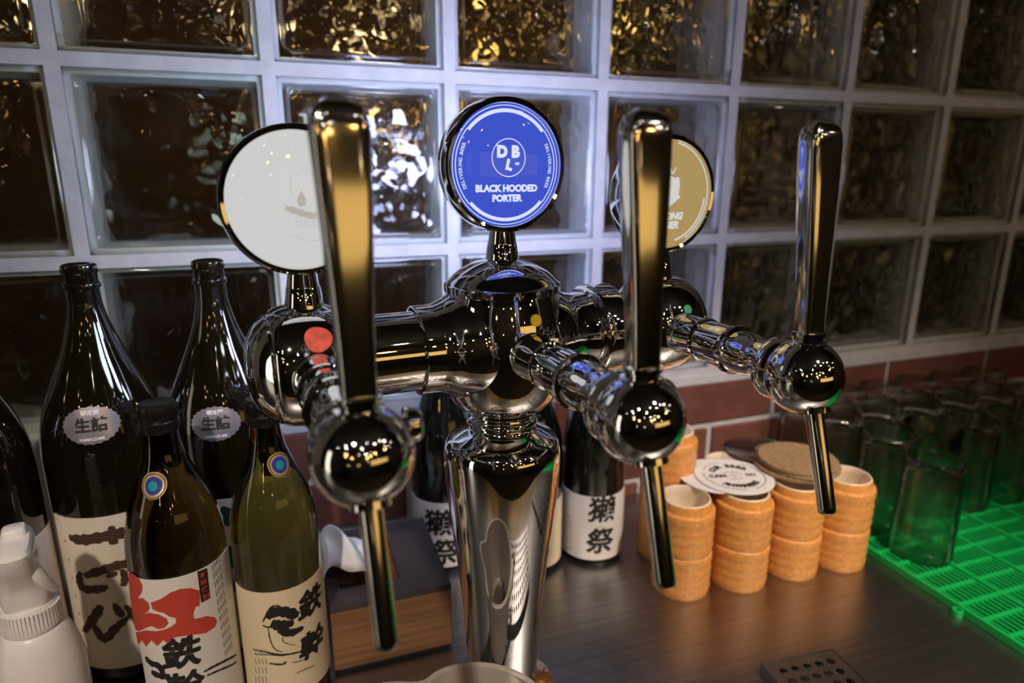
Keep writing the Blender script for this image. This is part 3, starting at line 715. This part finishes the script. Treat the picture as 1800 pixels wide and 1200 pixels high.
nk = link('paper_napkin', napkin(), 'tissue', None, NB.location, smooth=25); sol = nk.modifiers.new('t', 'SOLIDIFY'); sol.thickness = .0008
tag(nk, 'crumpled white paper napkin sticking out of the wooden box', 'napkin')

# ------------------------------------------------------------------ white sprayer at the left
pS = atz(112, 1345, ZC); SP = empty('spray_bottle', (pS.x, pS.y, ZC), .25); SP.scale = (.9, .9, .9); tag(SP, 'white plastic spray bottle with ribbed collar beside tall bottles', 'spray bottle')
SH = .170
link('bottle_body', lathe('bottle_body', [(0, 0), (.029, 0), (.032, .003), (.033, .008), (.033, .105)]+catmull([(.0325, .115), (.030, .130), (.0262, .143), (.0225, .150)], 4)+[(.019, .152), (.019, .162), (0, .162)], 48), 'white_plastic', SP, smooth=40)
clp = [(0, .152), (.0215, .152), (.0220, .154), (.0205, .173), (.0195, .175), (0, .175)]
cl = link('ribbed_collar', lathe('ribbed_collar', clp, 60), 'white_plastic', SP, smooth=40)
rib = boxes('rib', [(.0200, .0222, -.0005, .0005, .1545, .1725)]); LL = []
for k in range(48):
    m2 = rib.copy(); m2.transform(Matrix.Rotation(2*PI*k/48, 4, 'Z')); LL.append(m2)
link('collar_ribs', join_me(LL), 'white_plastic', cl)
def loft(name, secs, n=32, e=.6):
    v, f = [], []
    for (z, cx_, cy_, hw, hd) in secs:
        for k in range(n):
            a = 2*PI*k/n; c, s = math.cos(a), math.sin(a)
            v.append((cx_+hw*math.copysign(abs(c)**e, c), cy_+hd*math.copysign(abs(s)**e, s), z))
    m_ = len(secs)
    for i in range(m_-1):
        for k in range(n): f.append((i*n+k, i*n+(k+1) % n, (i+1)*n+(k+1) % n, (i+1)*n+k))
    f.append(tuple(range(n-1, -1, -1))); f.append(tuple(range((m_-1)*n, m_*n))); return clean(mesh(name, v, f))
link('sprayer_head', loft('sprayer_head', [(.174, 0, 0, .0165, .0165), (.182, 0, 0, .0178, .018), (.190, 0, 0, .0175, .019), (.200, 0, -.001, .0150, .021), (.212, 0, -.003, .0138, .026), (.226, 0, -.006, .0132, .030), (.233, 0, -.007, .0125, .031), (.236, 0, -.007, .0100, .028)]), 'white_plastic', SP, smooth=45)
link('nozzle', loft('nozzle', [(.2355, 0, .004, .0090, .009), (.241, 0, .004, .0086, .0085), (.2425, 0, .004, .0075, .007)]), 'white_plastic', SP, smooth=45)
link('trigger', tube('trigger', [(.006, -.018, .222), (.010, -.020, .210), (.015, -.015, .196), (.020, -.008, .184)], [.006, .0062, .0055, .004], 16), 'white_plastic', SP, smooth=50)

# ------------------------------------------------------------------ frosted jug at the bottom
pj_ = atz(830, 1168, ZC+.085); dj = Vector((pj_.x-CP.x, pj_.y-CP.y, 0)).normalized(); pJ = pj_-dj*.060
JG = empty('plastic_jug', (pJ.x, pJ.y, ZC)); tag(JG, 'frosted clear plastic jug with pouring lip in front of the chrome column', 'jug')
def jug():
    v, f, n = [], [], 72; prof = [(.0, .003), (.046, .003), (.048, .006), (.057, .0825), (.0608, .0832), (.0612, .085), (.0608, .0868), (.0560, .0866), (.0462, .006), (0, .0055)]
    sa = math.atan2(.3, -1)+.0
    sp_dir = R(139)
    rings = []
    for r_, z in prof:
        if r_ == 0: rings.append([len(v)]); v.append((0, 0, z)); continue
        ring = []
        for k in range(n):
            a = 2*PI*k/n; da = abs((a-sp_dir+PI) % (2*PI)-PI); t = max(0, (z-.05)/.0365)
            g = 1+.36*t*math.exp(-(da/.20)**2)-.05*t*math.exp(-((da-.42)/.16)**2); ring.append(len(v)); v.append((r_*g*math.cos(a), r_*g*math.sin(a), z+.004*t*math.exp(-(da/.25)**2)))
        rings.append(ring)
    for A, B in zip(rings, rings[1:]):
        for k in range(n):
            q = (k+1) % n
            if len(A) == 1: f.append((A[0], B[q], B[k]))
            elif len(B) == 1: f.append((A[k], A[q], B[0]))
            else: f.append((A[k], A[q], B[q], B[k]))
    return clean(mesh('jug', v, f))
link('jug_body', jug(), 'frost_plastic', JG, smooth=40)
link('jug_handle', tube('jug_handle', [(.052, -.022, .075), (.070, -.030, .074), (.078, -.034, .055), (.070, -.031, .030), (.048, -.021, .022)], [.0045]*5, 14), 'frost_plastic', JG, smooth=50)

# ------------------------------------------------------------------ perforated drip trays
def perf_plate(nx, ny, pitch, hole, th=.0012, mrg=.006):
    bm = bmesh.new(); n = 12
    X, Y = nx*pitch/2, ny*pitch/2
    for i in range(nx):
        for j in range(ny):
            cx_, cy_ = -X+(i+.5)*pitch, -Y+(j+.5)*pitch; h_ = pitch/2
            sq = []
            for k in range(n):
                a = 2*PI*k/n+PI/n*0; c, s = math.cos(a), math.sin(a); m_ = max(abs(c), abs(s)); sq.append(bm.verts.new((cx_+h_*c/m_, cy_+h_*s/m_, 0)))
            hc = [bm.verts.new((cx_+hole*math.cos(2*PI*k/n), cy_+hole*math.sin(2*PI*k/n), 0)) for k in range(n)]
            hd = [bm.verts.new((cx_+hole*math.cos(2*PI*k/n), cy_+hole*math.sin(2*PI*k/n), -th)) for k in range(n)]
            for k in range(n):
                q = (k+1) % n; bm.faces.new((hc[k], sq[k], sq[q], hc[q])); bm.faces.new((hd[k], hc[k], hc[q], hd[q]))
    # the corners left by the square mapping and a plain margin
    def quad(x0, x1, y0, y1): bm.faces.new([bm.verts.new(p) for p in ((x0, y0, 0), (x1, y0, 0), (x1, y1, 0), (x0, y1, 0))])
    for i in range(nx):
        for j in range(ny):
            cx_, cy_ = -X+(i+.5)*pitch, -Y+(j+.5)*pitch; h_ = pitch/2; t = h_*math.tan(R(30))
            for sx in (-1, 1):
                for sy in (-1, 1): bm.faces.new([bm.verts.new(p) for p in ((cx_+sx*h_, cy_+sy*t, 0), (cx_+sx*h_, cy_+sy*h_, 0), (cx_+sx*t, cy_+sy*h_, 0))])
    quad(-X-mrg, X+mrg, Y, Y+mrg); quad(-X-mrg, X+mrg, -Y-mrg, -Y); quad(-X-mrg, -X, -Y, Y); quad(X, X+mrg, -Y, Y)
    bmesh.ops.remove_doubles(bm, verts=bm.verts, dist=1e-6); bmesh.ops.recalc_face_normals(bm, faces=bm.faces)
    me = bpy.data.meshes.new('plate'); bm.to_mesh(me); bm.free(); return me, X+mrg, Y+mrg
def tray(x, y, rz, nx, ny, label):
    t = empty('drip_tray', (x, y, ZC), rz); tag(t, label, 'drip tray')
    me, X, Y = perf_plate(nx, ny, .0132, .0042)
    link('perforated_plate', me, 'steel_rough', t, (0, 0, .012))
    link('tray_pan', boxes('tray_pan', [(-X-.002, X+.002, -Y-.002, Y+.002, 0, .001), (-X-.002, -X-.0008, -Y-.002, Y+.002, .001, .0125), (X+.0008, X+.002, -Y-.002, Y+.002, .001, .0125), (-X-.0008, X+.0008, -Y-.002, -Y-.0008, .001, .0125), (-X-.0008, X+.0008, Y+.0008, Y+.002, .001, .0125)]), 'steel_rough', t)
    return t
c0, c1 = atz(1347, 1166, ZC+.012), atz(1460, 1143, ZC+.012)
ang = math.atan2(c1.y-c0.y, c1.x-c0.x); W_ = (c1-c0).length; ny_ = 14; Yh = ny_*.0132/2+.006
mid_ = (c0+c1)/2; TRp = mid_+Vector((math.sin(ang), -math.cos(ang), 0))*Yh
tray(TRp.x, TRp.y, ang, max(3, round((W_-.012)/.0132)), ny_, 'dark steel perforated drip tray standing beside the green mat')

# ------------------------------------------------------------------ clay cups in stacks
def cup_meshes():
    ro = .0335; out = [(.0290, .0125), (.0300, .0125), (.0310, 0), (.0326, 0), (.0334, .003)]
    for k in range(12):
        z = .006+k*.0034; out.append((ro+.0005*math.sin(k*1.9)+.00025*(k % 2), z))
    out += [(.0339, .0470), (.0339, .0495), (.0332, .0515), (.0318, .0523), (.0300, .0526), (.0294, .0560), (.0287, .0602), (.0280, .0622)]
    body_ = [(0, .0125)]+out
    inn = [(.0281, .0620), (.0272, .0632), (.0258, .0630), (.0252, .0612), (.0262, .0530), (.0275, .040), (.0272, .020), (.0240, .0165), (0, .0160)]
    return lathe('cup_body', body_, 44), lathe('cup_lining', inn, 44)
CB, CL = cup_meshes()
for me, mt in ((CB, 'cup_clay'), (CL, 'cup_glaze')):
    me.materials.append(M[mt]); me.polygons.foreach_set('use_smooth', [True]*len(me.polygons)); me.set_sharp_from_angle(angle=R(50))
STEP = .0525
def stack(px, py, n, where, jit=0.0):
    if isinstance(px, tuple): x, y = px
    else:
        p = atz(px, py, ZC); d = Vector((p.x-CP.x, p.y-CP.y, 0)).normalized()*.0325; x, y = p.x+d.x, p.y+d.y
    names = {0: 'bottom cup', n-1: 'top cup'}
    for k in range(n):
        c = empty('clay_cup', (x+random.uniform(-.0007, .0007), y+random.uniform(-.0007, .0007), ZC+k*STEP), random.uniform(0, 6))
        tag(c, 'tan ridged clay cup, %s of the stack %s' % (names.get(k, 'middle cup'), where), 'cup', 'stacked clay cups')
        link('cup_body', CB, 'cup_clay', c); link('cup_lining', CL, 'cup_glaze', c)
    return x, y
stack(1163, 990, 3, 'beside the black bottle')
stack(1192, 1055, 2, 'behind the middle tap spout')
s3 = stack(1290, 1040, 2, 'under the printed coaster')
s4 = stack(1380, 1018, 2, 'under the cork coasters')
s5 = stack(1464, 1003, 2, 'next to the green mat')
stack((s3[0]+.031, s3[1]+.071), 0, 2, 'behind the printed coaster')
stack((s4[0]+.031, s4[1]+.071), 0, 2, 'behind the cork coasters')
ZR = ZC+STEP+.0634
# ------------------------------------------------------------------ coasters
def disc_mesh(r, th, n=56): return lathe('coaster', [(0, 0), (r-.0008, 0), (r, .0008), (r, th-.0008), (r-.0008, th), (0, th)], n)
pw = atz(1290, 836, ZR+.004)
c1_ = tag(link('paper_coaster', disc_mesh(.046, .0016), 'coaster_white', None, (pw.x-.016, pw.y+.012, ZR+.0003), smooth=40), 'plain white coaster lying beneath the printed coaster', 'coaster')
CW = empty('paper_coaster', (pw.x, pw.y, ZR+.0021)); tag(CW, 'white round coaster with black printed ring and lettering', 'coaster')
CW.rotation_euler = (0, 0, R(-14))
link('disc', disc_mesh(.0465, .0022), 'coaster_white', CW, smooth=40)
def flat_z(me, z):
    for q in me.vertices: q.co = (q.co.x, q.co.z if abs(q.co.y) < 1e-9 and False else q.co.y, z)
    return me
def ring_flat(r0_, r1_, a0, a1, z):
    me = arc_band(r0_, r1_, a0, a1, 0, 40)
    for q in me.vertices: q.co = (q.co.x, q.co.z, z)
    return me
zt = .0025
link('printed_ring', join_me([ring_flat(.0355, .0363, R(-70), R(55), zt), ring_flat(.0355, .0363, R(95), R(150), zt), ring_flat(.0355, .0363, R(165), R(270), zt)]), 'ink_black', CW)
def arc_flat(body_, size, rad, mid, inward, bold):
    me = arc_text(body_, size, rad, mid, inward, 0, bold)
    for q in me.vertices: q.co = (q.co.x, q.co.z, zt)
    return me
link('coaster_lettering', arc_flat('OUR BEER', .0105, .0255, R(92), False, .0007), 'ink_black', CW); link('coaster_lettering', arc_flat('ANYWHERE', .0095, .0270, R(-88), True, .0007), 'ink_black', CW)
tm = text_mesh('CAN', .0095, .0006)
for q in tm.vertices: q.co = (q.co.x-.020, q.co.y, zt)
tg = text_mesh('GO', .0085, .0004)
for q in tg.vertices: q.co = (q.co.x+.021, q.co.y, zt)
link('coaster_lettering', tm, 'ink_black', CW); link('coaster_lettering', tg, 'ink_black', CW)
sk = [stroke_me([(-.010, .006), (-.004, .009), (.006, .008), (.011, .003)], .0016), stroke_me([(-.009, -.004), (-.011, .004)], .0012), stroke_me([(-.008, -.008), (0, -.010), (.009, -.007)], .0014), stroke_me([(0, .007), (0, -.008)], .0008), stroke_me([(-.009, 0), (.010, -.001)], .0008)]
me = join_me(sk)
for q in me.vertices: q.co.z = zt
link('coaster_drawing', me, 'ink_grey', CW)
pk = atz(1402, 806, ZR+.016)
for k in range(3):
    o = tag(link('cork_coaster', disc_mesh(.0465, .0046), 'cork', None, (pk.x+(-.003, .002, 0)[k], pk.y+(.002, -.002, 0)[k], ZR+.0044+k*.0048), smooth=40),
            'round brown cork coaster, %s of the pile' % ('bottom', 'middle', 'top')[k], 'coaster', 'cork coasters piled on the cups')
pg = atz(1345, 806, ZR+.003)
tag(link('clear_coaster', lathe('clear_coaster', [(0, 0), (.045, 0), (.0465, .001), (.0465, .0030), (.0450, .0038), (.0430, .0030), (0, .0028)], 56), 'clear_glass', None, (pg.x+.010, pg.y+.022, ZR+.0004), smooth=40), 'clear glass coaster poking out under the cork coasters', 'coaster')

# ------------------------------------------------------------------ green drying mat
MT = empty('drying_mat', (.878, -.03, ZC)); tag(MT, 'bright green plastic grid mat under the drinking glasses', 'mat')
MLEN, CWD, CP_, NCOL = .60, .060, .066, 8
SLAT = bevel_box('slat', -.0012, .0012, -MLEN, 0, .0030, .0085, .0004, 1); EDGE = bevel_box('edge_rail', -.0022, .0022, -MLEN, 0, 0, .0100, .0006, 1)
RAIL = bevel_box('cross_rail', 0, CWD, -.0024, .0024, .0015, .0102, .0007, 1); RAILL = bevel_box('cross_rail', 0, CP_, -.0024, .0024, .0015, .0102, .0007, 1)
KN = lathe('connector_loop', [(.0030, 0), (.0055, 0), (.0058, .001), (.0058, .007), (.0052, .008), (.0030, .008), (.0030, 0)], 20)
for c in range(NCOL):
    x = c*CP_
    link('edge_rail', EDGE, 'mat_green', MT, (x, 0, 0))
    for k in range(1, 8): link('slat', SLAT, 'mat_green', MT, (x+k*CWD/8, 0, 0))
    link('edge_rail', SLAT, 'mat_green', MT, (x+CWD, 0, 0))
    for k in range(22): link('cross_rail', RAILL if k % 4 == c % 2 else RAIL, 'mat_green', MT, (x, -.010-k*.0272, 0))
for k in range(5): link('connector_loop', KN, 'mat_green', MT, (-.0072, -.075-k*.133, 0))

# ------------------------------------------------------------------ drinking glasses
def tumbler(up_):
    """straight tumbler with a thick base; upside down: rim at the bottom"""
    Hh = .128; o_ = [(0, 0), (.0300, 0), (.0325, .0025), (.0335, .008), (.0350, .05), (.0362, Hh-.002), (.0355, Hh)]
    i_ = [(.0345, Hh-.001), (.0338, .06), (.0318, .022), (.0280, .0165), (.015, .0140), (0, .0135)]
    pr = o_+i_
    if not up_: pr = [(r_, Hh-z) for r_, z in pr]
    return lathe('tumbler', pr, 40)
TU, TD = tumbler(True), tumbler(False)
for me in (TU, TD):
    me.materials.append(M['clear_glass']); me.polygons.foreach_set('use_smooth', [True]*len(me.polygons)); me.set_sharp_from_angle(angle=R(45))
GZ = ZC+.0103
for rrow, y in enumerate((-.272, -.195, -.118, -.041)):
    for k in range(6):
        if rrow == 0 and k > 0: continue
        x = .933+k*.0778+(.012 if rrow % 2 else 0)+random.uniform(-.002, .002)
        if x > 1.37: continue
        upr = (rrow == 1 and k == 1)
        g = link('drinking_glass', TU if upr else TD, 'clear_glass', None, (x, y+random.uniform(-.001, .001), GZ), (0, 0, random.uniform(0, 6)))
        if upr: tag(g, 'clear drinking glass standing upright with thick base on green mat', 'glass')
        elif rrow == 0: tag(g, 'clear upturned drinking glass alone in front of the other glasses', 'glass')
        else: tag(g, 'clear upturned drinking glass on the green mat, ' + ('', 'first full row behind the single glass', 'row between the front and wall rows', 'row against the brick wall')[rrow], 'glass', 'upturned glasses on the green mat')

tray(.405, -.475, .1054, 13, 7, 'wide steel perforated drip tray below the tap spouts')
